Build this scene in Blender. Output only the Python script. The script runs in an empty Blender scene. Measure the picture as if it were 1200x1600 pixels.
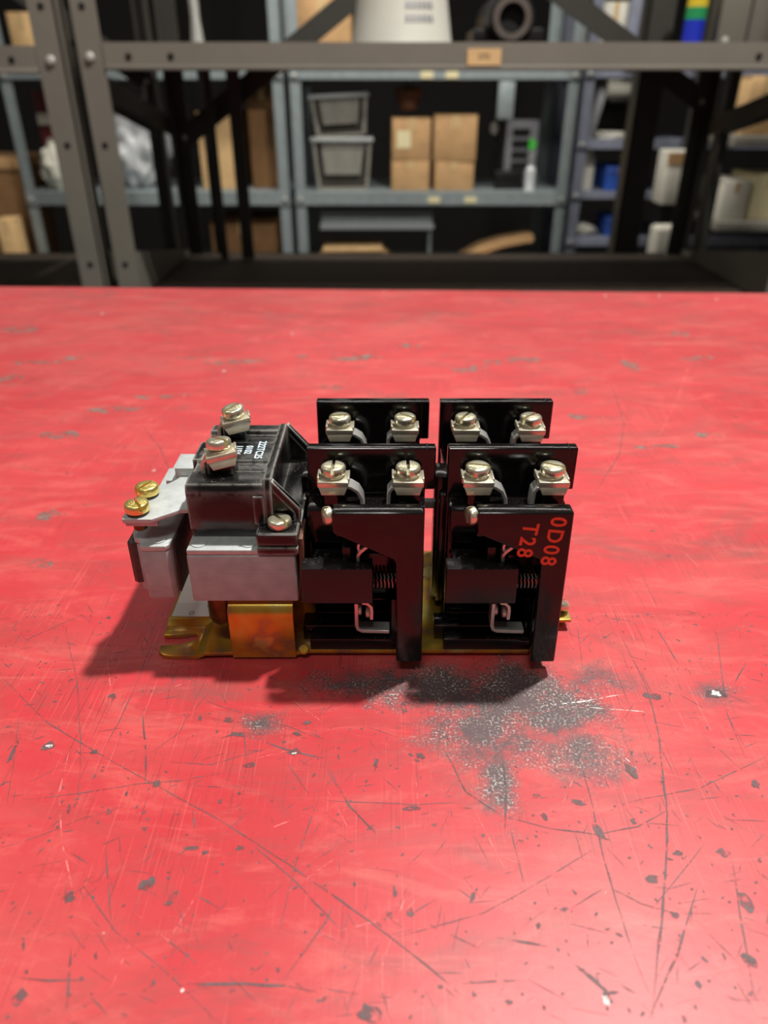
import bpy, bmesh, math, random
from mathutils import Vector, Matrix
random.seed(7)
scene = bpy.context.scene
COL = scene.collection
R = math.radians

# ------------------------------------------------------------------ camera
CAM_H, FPX, PITCH = 0.19, 1155.0, R(30)
cd = bpy.data.cameras.new('camera')
cam = bpy.data.objects.new('camera', cd)
COL.objects.link(cam)
cam.location = (0, 0, CAM_H)
cam.rotation_euler = (R(60), 0, 0)
cd.sensor_fit = 'VERTICAL'
cd.sensor_height = 36
cd.sensor_width = 27
cd.lens = FPX / 1600 * 36
cd.clip_start = 0.01
cd.dof.use_dof = True
cd.dof.focus_distance = 0.262
cd.dof.aperture_fstop = 9.5
scene.camera = cam

# ------------------------------------------------------------------ world, lamps, exposure
scene.view_settings.view_transform = 'Standard'
scene.view_settings.look = 'None'
scene.view_settings.gamma = 1
scene.view_settings.use_curve_mapping = False
scene.view_settings.exposure = 0.08
w = bpy.data.worlds.new('warehouse_air')
scene.world = w
w.use_nodes = True
w.node_tree.nodes['Background'].inputs[0].default_value = (1.0, 0.93, 0.85, 1)
w.node_tree.nodes['Background'].inputs[1].default_value = 0.10


def area(name, loc, target, power, sx, sy, color=(1, 1, 1)):
    l = bpy.data.lights.new(name, 'AREA')
    l.shape = 'RECTANGLE'
    l.size, l.size_y = sx, sy
    l.energy = power
    l.color = color
    o = bpy.data.objects.new(name, l)
    COL.objects.link(o)
    o.location = loc
    o.rotation_euler = (Vector(target) - Vector(loc)).to_track_quat('-Z', 'Y').to_euler()
    return o


area('bench_lamp', (0.60, 0.64, 2.0), (0.0, 0.24, 0), 68, 0.10, 0.10, (1.0, 0.97, 0.92))
area('front_fill_lamp', (-0.2, -0.8, 2.2), (0, 0.3, 0), 13, 0.8, 0.25, (1.0, 0.96, 0.90))  # unseen fill lamp, added to lift front faces and the foreground
area('side_fill_lamp', (-1.6, 0.9, 2.4), (0, 0.3, 0), 5, 0.3, 0.8, (1.0, 0.96, 0.90))  # unseen soft fill, added on the left to open the shadows
area('aisle_fill_lamp', (0.0, 2.35, 1.5), (0.0, 3.0, 0.0), 30, 2.2, 0.2, (1.0, 0.96, 0.88))  # unseen low lamp, added to brighten the goods on the rear shelves

# ------------------------------------------------------------------ helpers
def at(px, py, Y):
    """point on the vertical plane at distance Y that the photograph shows at (px, py)"""
    x, v = (px - 600) / FPX, (800 - py) / FPX
    dy = math.cos(PITCH) + v * math.sin(PITCH)
    dz = -math.sin(PITCH) + v * math.cos(PITCH)
    t = Y / dy
    return Vector((x * t, Y, CAM_H + dz * t))


def onz(px, py, z=0.0):
    x, v = (px - 600) / FPX, (800 - py) / FPX
    dy = math.cos(PITCH) + v * math.sin(PITCH)
    dz = -math.sin(PITCH) + v * math.cos(PITCH)
    t = (z - CAM_H) / dz
    return Vector((x * t, dy * t, z))


class MB:
    def __init__(self):
        self.bm = bmesh.new()

    def _bev(self, verts, bev, seg):
        if bev > 0:
            vs = set(verts)
            es = [e for e in self.bm.edges if e.verts[0] in vs and e.verts[1] in vs and e.calc_face_angle(0) > 0.5]
            bmesh.ops.bevel(self.bm, geom=es, offset=bev, segments=seg, affect='EDGES', profile=0.5, clamp_overlap=True)

    def box(self, x0, x1, y0, y1, z0, z1, bev=0, seg=2, M=None):
        r = bmesh.ops.create_cube(self.bm, size=1)
        vs = r['verts']
        for v in vs:
            v.co = Vector(((x0 + x1) / 2 + v.co.x * (x1 - x0), (y0 + y1) / 2 + v.co.y * (y1 - y0), (z0 + z1) / 2 + v.co.z * (z1 - z0)))
            if M:
                v.co = M @ v.co
        self._bev(vs, bev, seg)
        return self

    def prism(self, pts, axis, a0, a1, bev=0, seg=2, M=None):
        def mk(p, a):
            c = {'y': (p[0], a, p[1]), 'z': (p[0], p[1], a), 'x': (a, p[0], p[1])}[axis]
            c = Vector(c)
            return M @ c if M else c
        A = [self.bm.verts.new(mk(p, a0)) for p in pts]
        B = [self.bm.verts.new(mk(p, a1)) for p in pts]
        n = len(pts)
        fs = [self.bm.faces.new(A), self.bm.faces.new(B[::-1])]
        for i in range(n):
            fs.append(self.bm.faces.new((A[i], B[i], B[(i + 1) % n], A[(i + 1) % n])))
        bmesh.ops.recalc_face_normals(self.bm, faces=fs)
        self._bev(A + B, bev, seg)
        return self

    def lathe(self, prof, c=(0, 0, 0), axis=(0, 0, 1), n=28, M=None):
        q = Vector((0, 0, 1)).rotation_difference(Vector(axis).normalized()).to_matrix()
        rings = []
        for r, h in prof:
            ring = []
            for i in range(n):
                a = 2 * math.pi * i / n
                p = q @ Vector((r * math.cos(a), r * math.sin(a), h)) + Vector(c)
                ring.append(self.bm.verts.new(M @ p if M else p))
            rings.append(ring)
        fs = []
        for k in range(len(rings) - 1):
            for i in range(n):
                fs.append(self.bm.faces.new((rings[k][i], rings[k][(i + 1) % n], rings[k + 1][(i + 1) % n], rings[k + 1][i])))
        fs.append(self.bm.faces.new(rings[0][::-1]))
        fs.append(self.bm.faces.new(rings[-1]))
        bmesh.ops.recalc_face_normals(self.bm, faces=fs)
        return self

    def cyl(self, c, r, h, axis=(0, 0, 1), n=24, b=0):
        if b:
            return self.lathe([(r - b, 0), (r, b), (r, h - b), (r - b, h)], c, axis, n)
        return self.lathe([(r, 0), (r, h)], c, axis, n)

    def strip(self, path, t, axis, a0, a1, bev=0):
        """a bent strip: a 2D path with thickness t, extruded along axis from a0 to a1"""
        P = [Vector(p) for p in path]
        L, Rr = [], []
        for i, p in enumerate(P):
            d = (P[min(i + 1, len(P) - 1)] - P[max(i - 1, 0)]).normalized()
            nrm = Vector((-d.y, d.x)) * t / 2
            L.append(p + nrm)
            Rr.append(p - nrm)
        return self.prism([tuple(p) for p in L + Rr[::-1]], axis, a0, a1, bev, 1)

    def tube(self, path, r, n=8):
        P = [Vector(p) for p in path]
        rings = []
        for i, p in enumerate(P):
            d = (P[min(i + 1, len(P) - 1)] - P[max(i - 1, 0)]).normalized()
            q = Vector((0, 0, 1)).rotation_difference(d).to_matrix()
            rr = r[i] if isinstance(r, (list, tuple)) else r
            rings.append([self.bm.verts.new(p + q @ Vector((rr * math.cos(2 * math.pi * k / n), rr * math.sin(2 * math.pi * k / n), 0))) for k in range(n)])
        for a, b in zip(rings, rings[1:]):
            off = min(range(n), key=lambda s: (a[0].co - b[s].co).length)
            for k in range(n):
                self.bm.faces.new((a[k], a[(k + 1) % n], b[(k + 1 + off) % n], b[(k + off) % n]))
        self.bm.faces.new(rings[0][::-1])
        self.bm.faces.new(rings[-1])
        return self

    def mesh(self, name, m, s=1.0, sharp=26):
        if s != 1.0:
            for v in self.bm.verts:
                v.co *= s
        bmesh.ops.recalc_face_normals(self.bm, faces=self.bm.faces[:])
        me = bpy.data.meshes.new(name)
        self.bm.to_mesh(me)
        self.bm.free()
        for p in me.polygons:
            p.use_smooth = True
        me.set_sharp_from_angle(angle=R(sharp))
        if m:
            me.materials.append(m)
        return me

    def build(self, name, m, parent=None, s=1.0, loc=None, sharp=26):
        return link(name, self.mesh(name, m, s, sharp), parent, loc)


def link(name, me, parent=None, loc=None, rz=0):
    o = bpy.data.objects.new(name, me)
    COL.objects.link(o)
    o.parent = parent
    if loc is not None:
        o.location = loc
    o.rotation_euler.z = rz
    return o


def tag(o, label, cat, group=None, kind=None):
    o['label'] = label
    o['category'] = cat
    if group:
        o['group'] = group
    if kind:
        o['kind'] = kind
    return o


def thing(name, label, cat, loc=(0, 0, 0), rz=0, group=None):
    o = bpy.data.objects.new(name, None)
    o.empty_display_size = 0.02
    COL.objects.link(o)
    o.location = loc
    o.rotation_euler.z = rz
    return tag(o, label, cat, group)


def struct(o):
    o['kind'] = 'structure'
    return o


# ------------------------------------------------------------------ materials
def lin(c):
    return tuple(((x / 255) / 12.92 if x / 255 <= 0.04045 else ((x / 255 + 0.055) / 1.055) ** 2.4) for x in c) + (1,)


class NT:
    def __init__(self, name):
        self.m = bpy.data.materials.new(name)
        self.m.use_nodes = True
        self.t = self.m.node_tree
        self.b = self.t.nodes['Principled BSDF']
        self.out = self.t.nodes['Material Output']

    def n(self, typ, **kw):
        nd = self.t.nodes.new(typ)
        for k, v in kw.items():
            if k == 'ins':
                for a, b in v.items():
                    self.put(b, nd.inputs[a])
            else:
                setattr(nd, k, v)
        return nd

    def put(self, v, sock):
        if isinstance(v, bpy.types.NodeSocket):
            self.t.links.new(v, sock)
        else:
            sock.default_value = v

    def coord(self, scale=(1, 1, 1), rot=(0, 0, 0), loc=(0, 0, 0), kind='Object'):
        tc = self.n('ShaderNodeTexCoord')
        mp = self.n('ShaderNodeMapping', ins={'Vector': tc.outputs[kind], 'Scale': scale, 'Rotation': rot, 'Location': loc})
        return mp.outputs[0]

    def noise(self, vec, scale, detail=4, rough=0.5, dist=0.0):
        return self.n('ShaderNodeTexNoise', ins={'Vector': vec, 'Scale': scale, 'Detail': detail, 'Roughness': rough, 'Distortion': dist}).outputs['Fac']

    def ramp(self, fac, a, b, ca=(0, 0, 0, 1), cb=(1, 1, 1, 1)):
        r = self.n('ShaderNodeValToRGB', ins={'Fac': fac})
        r.color_ramp.elements[0].position, r.color_ramp.elements[0].color = a, ca
        r.color_ramp.elements[1].position, r.color_ramp.elements[1].color = b, cb
        return r.outputs[0]

    def mix(self, fac, a, b, mode='MIX'):
        n = self.n('ShaderNodeMix', data_type='RGBA', blend_type=mode)
        self.put(fac, n.inputs[0])
        self.put(a, n.inputs[6])
        self.put(b, n.inputs[7])
        return n.outputs[2]

    def math(self, op, a, b=0.0, clamp=False):
        n = self.n('ShaderNodeMath', operation=op, use_clamp=clamp)
        self.put(a, n.inputs[0])
        self.put(b, n.inputs[1])
        return n.outputs[0]

    def bump(self, h, strength=0.3, dist=0.001):
        bp = self.n('ShaderNodeBump', ins={'Height': h, 'Strength': strength, 'Distance': dist})
        self.t.links.new(bp.outputs[0], self.b.inputs['Normal'])

    def set(self, **kw):
        for k, v in kw.items():
            self.put(v, self.b.inputs[{'color': 'Base Color', 'rough': 'Roughness', 'metal': 'Metallic', 'spec': 'Specular IOR Level', 'alpha': 'Alpha'}[k]])
        return self


def simple(name, c, rough=0.5, metal=0.0, var=0.15, scale=20, bump=0.0, spec=0.5):
    t = NT(name)
    v = t.coord()
    nz = t.noise(v, scale, 5, 0.6)
    a = lin(c)
    lo = tuple(x * (1 - var) for x in a[:3]) + (1,)
    hi = tuple(min(1, x * (1 + var)) for x in a[:3]) + (1,)
    t.set(color=t.ramp(nz, 0.3, 0.7, lo, hi), rough=rough, metal=metal, spec=spec)
    if bump:
        t.bump(t.noise(v, scale * 8, 3), bump, 0.002)
    return t.m


def mat_table():
    t = NT('scratched_red_paint')
    v = t.coord()
    big = t.noise(v, 3.0, 5, 0.6)
    col = t.ramp(big, 0.3, 0.7, lin((178, 44, 50)), lin((198, 57, 63)))
    # chalky rubbed haze in cloudy sweeps, with grazing sheen painted into its colour
    haze = t.ramp(t.noise(t.coord((5, 9, 1), (0, 0, 0.5)), 1.6, 6, 0.65, 0.6), 0.45, 0.8)
    col = t.mix(t.math('MULTIPLY', haze, 0.55), col, lin((196, 100, 94)))
    # grey grime smears
    grime = t.ramp(t.noise(t.coord((6, 10, 1), (0, 0, -0.25), (3.1, 1.7, 0)), 1.5, 7, 0.72, 0.8), 0.56, 0.74)
    col = t.mix(t.math('MULTIPLY', grime, 0.75), col, lin((122, 78, 72)))
    sm = t.ramp(t.noise(t.coord((14, 40, 1), (0, 0, 0.62), (1.1, 4.2, 0)), 1.2, 8, 0.78, 1.2), 0.47, 0.68)
    col = t.mix(t.math('MULTIPLY', sm, 0.50), col, lin((130, 68, 64)))
    sm = t.ramp(t.noise(t.coord((16, 50, 1), (0, 0, 0.35), (7.1, 2.2, 0)), 1.2, 8, 0.75, 1.0), 0.50, 0.72)
    col = t.mix(t.math('MULTIPLY', sm, 0.42), col, lin((220, 116, 106)))
    # fine scratches: stretched noise at several angles, broken up
    brk = t.ramp(t.noise(v, 16, 3, 0.6), 0.40, 0.62)
    for i, (ang, sc, lo, hi, c, amt) in enumerate([(0.35, 330, 0.675, 0.70, (92, 46, 48), 0.75), (-0.55, 300, 0.675, 0.70, (84, 48, 50), 0.8), (1.25, 310, 0.68, 0.71, (90, 44, 46), 0.75),
                                                   (0.9, 380, 0.67, 0.70, (240, 120, 112), 0.6), (-1.1, 360, 0.675, 0.705, (236, 122, 116), 0.55), (-0.1, 300, 0.685, 0.71, (88, 50, 50), 0.75)]):
        s = t.noise(t.coord((sc * 6, 26, 1), (0, 0, ang), (i * 3.3, i * 1.9, 0)), 1.0, 2, 0.5, 0.15)
        s = t.math('MULTIPLY', t.ramp(s, lo, hi), brk)
        col = t.mix(t.math('MULTIPLY', s, amt), col, lin(c))
    # small chips
    chip = t.ramp(t.noise(t.coord((1, 1.3, 1)), 170, 3, 0.55), 0.69, 0.71)
    chipm = t.ramp(t.noise(v, 11, 3, 0.6), 0.47, 0.60)
    col = t.mix(t.math('MULTIPLY', chip, chipm), col, lin((78, 62, 62)))
    # bare grey worn patch in front of the relay
    def blob(cx, cy, rx, ry, lo, hi):
        wv = t.noise(v, 70, 9, 0.85)
        d = t.n('ShaderNodeVectorMath', operation='LENGTH', ins={0: t.coord((1 / rx, 1 / ry, 0), (0, 0, 0), (-cx / rx, -cy / ry, 0))}).outputs['Value']
        d = t.math('ADD', d, t.math('MULTIPLY', t.math('SUBTRACT', wv, 0.5), 3.4))
        return t.math('SUBTRACT', 1.0, t.ramp(d, lo, hi))
    patch = None
    for args in BLOBS:
        b = blob(*args)
        patch = b if patch is None else t.math('MAXIMUM', patch, b)
    speck = t.ramp(t.noise(v, 1100, 3, 0.6), 0.52, 0.66)
    speckm = t.ramp(t.noise(v, 55, 6, 0.7), 0.40, 0.62)
    bare = t.mix(t.math('MULTIPLY', speck, speckm), lin((78, 70, 72)), lin((206, 200, 188)))
    col = t.mix(t.math('MULTIPLY', patch, 0.95), col, bare)
    t.set(color=col, rough=t.ramp(big, 0.3, 0.7, (0.38, 0.38, 0.38, 1), (0.52, 0.52, 0.52, 1)), spec=0.45)
    t.b.inputs['Sheen Weight'].default_value = 0.25
    t.b.inputs['Sheen Roughness'].default_value = 0.4
    t.b.inputs['Sheen Tint'].default_value = (1, 0.85, 0.8, 1)
    t.bump(t.noise(v, 260, 4, 0.6), 0.06, 0.0006)
    return t.m


# patch blobs in bench-top coordinates (metres): centre, radii, edge range
BLOBS = []
for px, py, rx, ry, lo, hi in [(790, 1085, .040, .020, .45, 1.30), (680, 1075, .046, .014, .35, 1.25), (760, 1140, .028, .022, .25, 1.20), (850, 1110, .030, .020, .35, 1.25), (775, 1215, .008, .020, .3, 1.1),
                               (905, 1170, .026, .022, -.15, .85), (1120, 1082, .012, .008, -.2, .9), (930, 1060, .020, .012, -.1, .9), (560, 1070, .03, .010, -.1, .9), (400, 1130, .014, .010, -.3, .7)]:
    p = onz(px, py)
    BLOBS.append((p.x, p.y, rx, ry, lo, hi))

M = {}
M['table'] = mat_table()


def mat_mark(name, c, cut, var):
    t = NT(name)
    v = t.coord()
    t.set(color=t.ramp(t.noise(v, 120, 3), 0.3, 0.7, lin(c), lin(tuple(min(255, x + 22) for x in c))), rough=0.6,
          alpha=t.ramp(t.noise(v, var, 5, 0.75), cut, cut + 0.12))
    return t.m


M['mark_dark'] = mat_mark('dark_scratch', (84, 60, 62), 0.40, 260)
M['smudge'] = mat_mark('grime_smudge', (112, 92, 84), 0.46, 90)
M['mark_pale'] = mat_mark('pale_scratch', (222, 106, 102), 0.46, 200)
M['mark_white'] = mat_mark('white_scuff', (214, 212, 206), 0.44, 300)


def mat_black(name, c, rough, dust, edge=None):
    t = NT(name)
    v = t.coord()
    col = lin(c)
    sp = t.math('MULTIPLY', t.ramp(t.noise(v, 1500, 2, 0.5), 0.60, 0.70), t.ramp(t.noise(v, 180, 4, 0.6), 0.45, 0.65))
    nz = t.n('ShaderNodeSeparateXYZ', ins={0: t.n('ShaderNodeNewGeometry').outputs['Normal']}).outputs['Z']
    up = t.ramp(nz, 0.5, 0.95)
    col = t.mix(t.math('MULTIPLY', t.math('MULTIPLY', sp, up), dust), col, lin((120, 118, 114)))
    if edge:
        bv = t.n('ShaderNodeBevel', samples=4, ins={'Radius': 0.0010}).outputs[0]
        dt = t.n('ShaderNodeVectorMath', operation='DOT_PRODUCT', ins={0: bv, 1: t.n('ShaderNodeNewGeometry').outputs['True Normal']}).outputs['Value']
        e = t.math('MULTIPLY', t.math('SUBTRACT', 1.0, t.ramp(dt, edge[0], edge[1])), t.ramp(t.noise(v, 260, 4, 0.7), 0.30, 0.48))
        col = t.mix(t.math('MULTIPLY', e, edge[2]), col, lin((190, 187, 180)))
        t.set(color=col, rough=t.mix(e, (rough,) * 3 + (1,), (0.6, 0.6, 0.6, 1)))
    else:
        t.set(color=col, rough=rough)
    t.set(spec=0.5)
    t.bump(t.noise(v, 700, 3), 0.05, 0.0002)
    return t.m


M['black'] = mat_black('glossy_black_phenolic', (13, 10, 10), 0.14, 0.35)
M['black_dusty'] = mat_black('dusty_black_phenolic', (20, 18, 18), 0.30, 0.9)
M['coil'] = mat_black('worn_black_coil_plastic', (14, 13, 13), 0.24, 0.9, (0.90, 0.99, 0.9))


def mat_laminate():
    t = NT('grey_painted_laminations')
    v = t.coord((1, 1, 1))
    z = t.noise(t.coord((30, 30, 2600)), 1.0, 3, 0.6)
    base = t.ramp(t.noise(v, 200, 4), 0.3, 0.7, lin((150, 154, 156)), lin((168, 172, 172)))
    t.set(color=base, rough=0.45)
    t.bump(z, 0.35, 0.0003)
    return t.m


M['lam'] = mat_laminate()
M['lam_dark'] = simple('bare_pole_face', (70, 66, 62), 0.35, 0.5, 0.3, 300)
M['plate_grey'] = simple('grey_zinc_plate', (180, 184, 183), 0.42, 0.15, 0.12, 260, 0.05)


def mat_metal(name, c0, c1, rough, scale=150, metal=1.0):
    t = NT(name)
    v = t.coord()
    nz = t.noise(v, scale, 4, 0.6)
    t.set(color=t.ramp(nz, 0.3, 0.7, lin(c0), lin(c1)), rough=rough, metal=metal)
    t.bump(t.noise(v, 900, 3), 0.12, 0.0003)
    return t.m


M['screw'] = mat_metal('zinc_screw', (214, 206, 170), (240, 236, 212), 0.27, 150, 0.82)
M['brass'] = mat_metal('brass_screw', (222, 196, 104), (240, 220, 140), 0.27, 150, 0.82)
M['clamp'] = mat_metal('zinc_clamp', (212, 202, 176), (234, 228, 208), 0.33, 150, 0.75)
M['silver'] = mat_metal('silver_contact', (212, 210, 204), (236, 234, 230), 0.30, 150, 0.75)
M['spring'] = mat_metal('spring_steel', (96, 92, 88), (150, 146, 140), 0.3)
M['bronze'] = mat_metal('bronze_post', (74, 64, 36), (104, 90, 52), 0.3)


def mat_chromate():
    t = NT('yellow_chromate_plating')
    v = t.coord()
    nz = t.noise(v, 60, 3, 0.5, 0.4)
    r = t.n('ShaderNodeValToRGB', ins={'Fac': nz})
    els = r.color_ramp.elements
    els[0].position, els[0].color = 0.28, lin((190, 184, 110))
    els[1].position, els[1].color = 0.75, lin((180, 176, 120))
    for p, c in [(0.40, (198, 166, 70)), (0.50, (196, 146, 48)), (0.60, (160, 122, 84)), (0.67, (190, 164, 84))]:
        e = els.new(p)
        e.color = lin(c)
    t.set(color=r.outputs[0], rough=0.26, metal=0.68)
    t.bump(t.noise(v, 500, 3), 0.06, 0.0003)
    return t.m


M['gold'] = mat_chromate()
M['label_white'] = simple('white_label', (244, 246, 240), 0.6, 0, 0.03, 80)
M['ink_white'] = simple('pale_blue_ink', (196, 214, 224), 0.7, 0, 0.1, 900)
M['ink_red'] = simple('orange_red_ink', (226, 72, 40), 0.6, 0, 0.3, 1500)
M['ink_dark'] = simple('dark_print', (50, 52, 50), 0.7, 0, 0.1, 100)
# store room
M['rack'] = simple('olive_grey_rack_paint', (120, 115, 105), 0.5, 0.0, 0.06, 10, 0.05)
M['rack_dark'] = simple('dark_shaded_rack_paint', (62, 60, 55), 0.45, 0.0, 0.1, 10, 0.05)  # darker rack paint, shade painted into rear parts; also on loose dark steel
M['deck'] = simple('dark_particle_board', (62, 50, 40), 0.75, 0, 0.25, 40, 0.2)
M['hole'] = simple('dark_hole', (12, 11, 10), 0.9, 0, 0, 10)
M['galv'] = simple('blue_grey_galvanised', (150, 160, 162), 0.42, 0.25, 0.12, 30, 0.1)
M['galv_blue'] = simple('slate_blue_galvanised', (138, 142, 158), 0.42, 0.25, 0.12, 30, 0.1)
M['bolt'] = mat_metal('bright_bolt', (190, 188, 180), (220, 218, 212), 0.45, 60, 0.5)
M['card'] = simple('brown_cardboard', (190, 150, 104), 0.8, 0, 0.12, 25, 0.15)
M['card_dark'] = simple('dark_cardboard', (128, 92, 56), 0.8, 0, 0.15, 25, 0.15)
M['card_pale'] = simple('pale_cardboard', (216, 178, 126), 0.8, 0, 0.1, 25, 0.1)
M['tape'] = simple('packing_tape', (206, 176, 128), 0.3, 0, 0.06, 40)
M['paper'] = simple('white_paper', (224, 220, 206), 0.75, 0, 0.05, 30)
M['bin'] = simple('grey_metal_bin', (150, 146, 136), 0.45, 0.3, 0.15, 25, 0.1)
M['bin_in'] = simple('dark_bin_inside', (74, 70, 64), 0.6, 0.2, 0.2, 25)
M['drum'] = simple('off_white_drum', (214, 212, 200), 0.5, 0, 0.06, 8)
M['iron'] = simple('black_iron', (26, 24, 23), 0.38, 0.3, 0.3, 20)
M['iron_rim'] = simple('worn_iron_rim', (112, 104, 98), 0.4, 0.5, 0.2, 30)
M['film'] = simple('clear_plastic_film', (206, 208, 210), 0.12, 0, 0.2, 14, 0.6)
M['maroon'] = simple('maroon_card', (110, 34, 42), 0.6, 0, 0.1, 20)
M['blue'] = simple('blue_card', (40, 84, 176), 0.5, 0, 0.15, 20)
M['blue_dark'] = simple('deep_blue_plastic', (34, 52, 190), 0.4, 0, 0.1, 20)
M['green'] = simple('green_plastic', (40, 150, 90), 0.4, 0, 0.1, 20)
M['yellow'] = simple('yellow_plastic', (220, 190, 50), 0.4, 0, 0.1, 20)
M['green_dot'] = simple('green_sticker', (70, 200, 60), 0.6, 0, 0.05, 20)
M['cream'] = simple('cream_paper_label', (226, 214, 170), 0.7, 0, 0.05, 60)
M['rust'] = simple('rusty_casting', (110, 74, 56), 0.6, 0.3, 0.3, 30, 0.3)
M['concrete'] = simple('dark_concrete', (84, 80, 74), 0.8, 0, 0.2, 4, 0.2)
M['wall'] = simple('dark_block_wall', (26, 23, 20), 0.9, 0, 0.15, 3, 0.2)
M['grey_plastic'] = simple('grey_plastic', (128, 128, 132), 0.5, 0, 0.1, 20)
M['leg'] = simple('bench_leg_steel', (70, 70, 72), 0.5, 0.3, 0.1, 10)


def text(name, body, size, m, parent, mtx, ext=0.00004, bold=0.0, space=1.0):
    c = bpy.data.curves.new(name, 'FONT')
    c.body = body
    c.size = size
    c.extrude = ext
    c.space_character = space
    c.offset = bold
    c.align_x, c.align_y = 'CENTER', 'CENTER'
    tmp = bpy.data.objects.new(name, c)
    COL.objects.link(tmp)
    dg = bpy.context.evaluated_depsgraph_get()
    me = bpy.data.meshes.new_from_object(tmp.evaluated_get(dg))
    bpy.data.objects.remove(tmp)
    me.materials.clear()
    me.materials.append(m)
    o = link(name, me, parent)
    o.matrix_local = mtx
    return o


# ------------------------------------------------------------------ setting
FLOOR = -0.92
struct(MB().box(-5, 5, -2.5, 6, FLOOR - 0.05, FLOOR).build('floor', M['concrete']))
struct(MB().box(-5, 5, 5.2, 5.3, FLOOR, 3.2).build('wall_back', M['wall']))

# ------------------------------------------------------------------ workbench
bench = thing('workbench', 'red painted steel workbench top covered in scratches and grey scuffs', 'workbench', (0, 0.808, FLOOR), R(-2.1))
BI = (Matrix.Translation((0, 0.808, FLOOR)) @ Matrix.Rotation(R(-2.1), 4, 'Z')).inverted()
tb = MB().box(-0.85, 0.85, -1.15, 0.0, -FLOOR - 0.035, -FLOOR, 0.003, 3).build('bench_top', M['table'], bench)
# keep the paint coordinates in world metres
tb.matrix_local = BI
for vx in tb.data.vertices:
    vx.co = (BI.inverted() @ vx.co)
for sx in (-0.78, 0.78):
    for sy in (-1.08, -0.08):
        MB().box(sx - 0.03, sx + 0.03, sy - 0.03, sy + 0.03, 0, -FLOOR - 0.036, 0.004).build('leg', M['leg'], bench)
for sy in (-1.08, -0.08):
    MB().box(-0.74, 0.74, sy - 0.015, sy + 0.015, -FLOOR - 0.13, -FLOOR - 0.036, 0.003).build('apron', M['leg'], bench)


def ribbon(mb, pts, w, z=0.00006):
    P = []
    z += random.uniform(-1e-5, 1e-5)
    for a, b in zip(pts, pts[1:]):
        n = max(2, int((b - a).length / 0.004))
        for k in range(n):
            P.append(a.lerp(b, k / n))
    P.append(pts[-1])
    L = []
    N = len(P)
    for i, p in enumerate(P):
        d = (P[min(i + 1, N - 1)] - P[max(i - 1, 0)]).normalized()
        nr = Vector((-d.y, d.x, 0))
        ww = w * (0.15 + 0.85 * min(1, 6 * min(i, N - 1 - i) / N)) * random.uniform(0.5, 1.3) / 2
        c = p + nr * random.uniform(-0.25, 0.25) * w
        L.append((mb.bm.verts.new((c.x + nr.x * ww, c.y + nr.y * ww, z)), mb.bm.verts.new((c.x - nr.x * ww, c.y - nr.y * ww, z))))
    for (a, b), (c, d) in zip(L, L[1:]):
        mb.bm.faces.new((a, b, d, c))


def chip(mb, c, rx, ry, z=0.00007, rot=0.0):
    n = 11
    z += random.uniform(0, 2e-5)
    vs = []
    for i in range(n):
        a = 2 * math.pi * i / n
        k = random.uniform(0.55, 1.15)
        x, y = rx * k * math.cos(a), ry * k * math.sin(a)
        vs.append(mb.bm.verts.new((c.x + x * math.cos(rot) - y * math.sin(rot), c.y + x * math.sin(rot) + y * math.cos(rot), z)))
    mb.bm.faces.new(vs)


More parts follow.
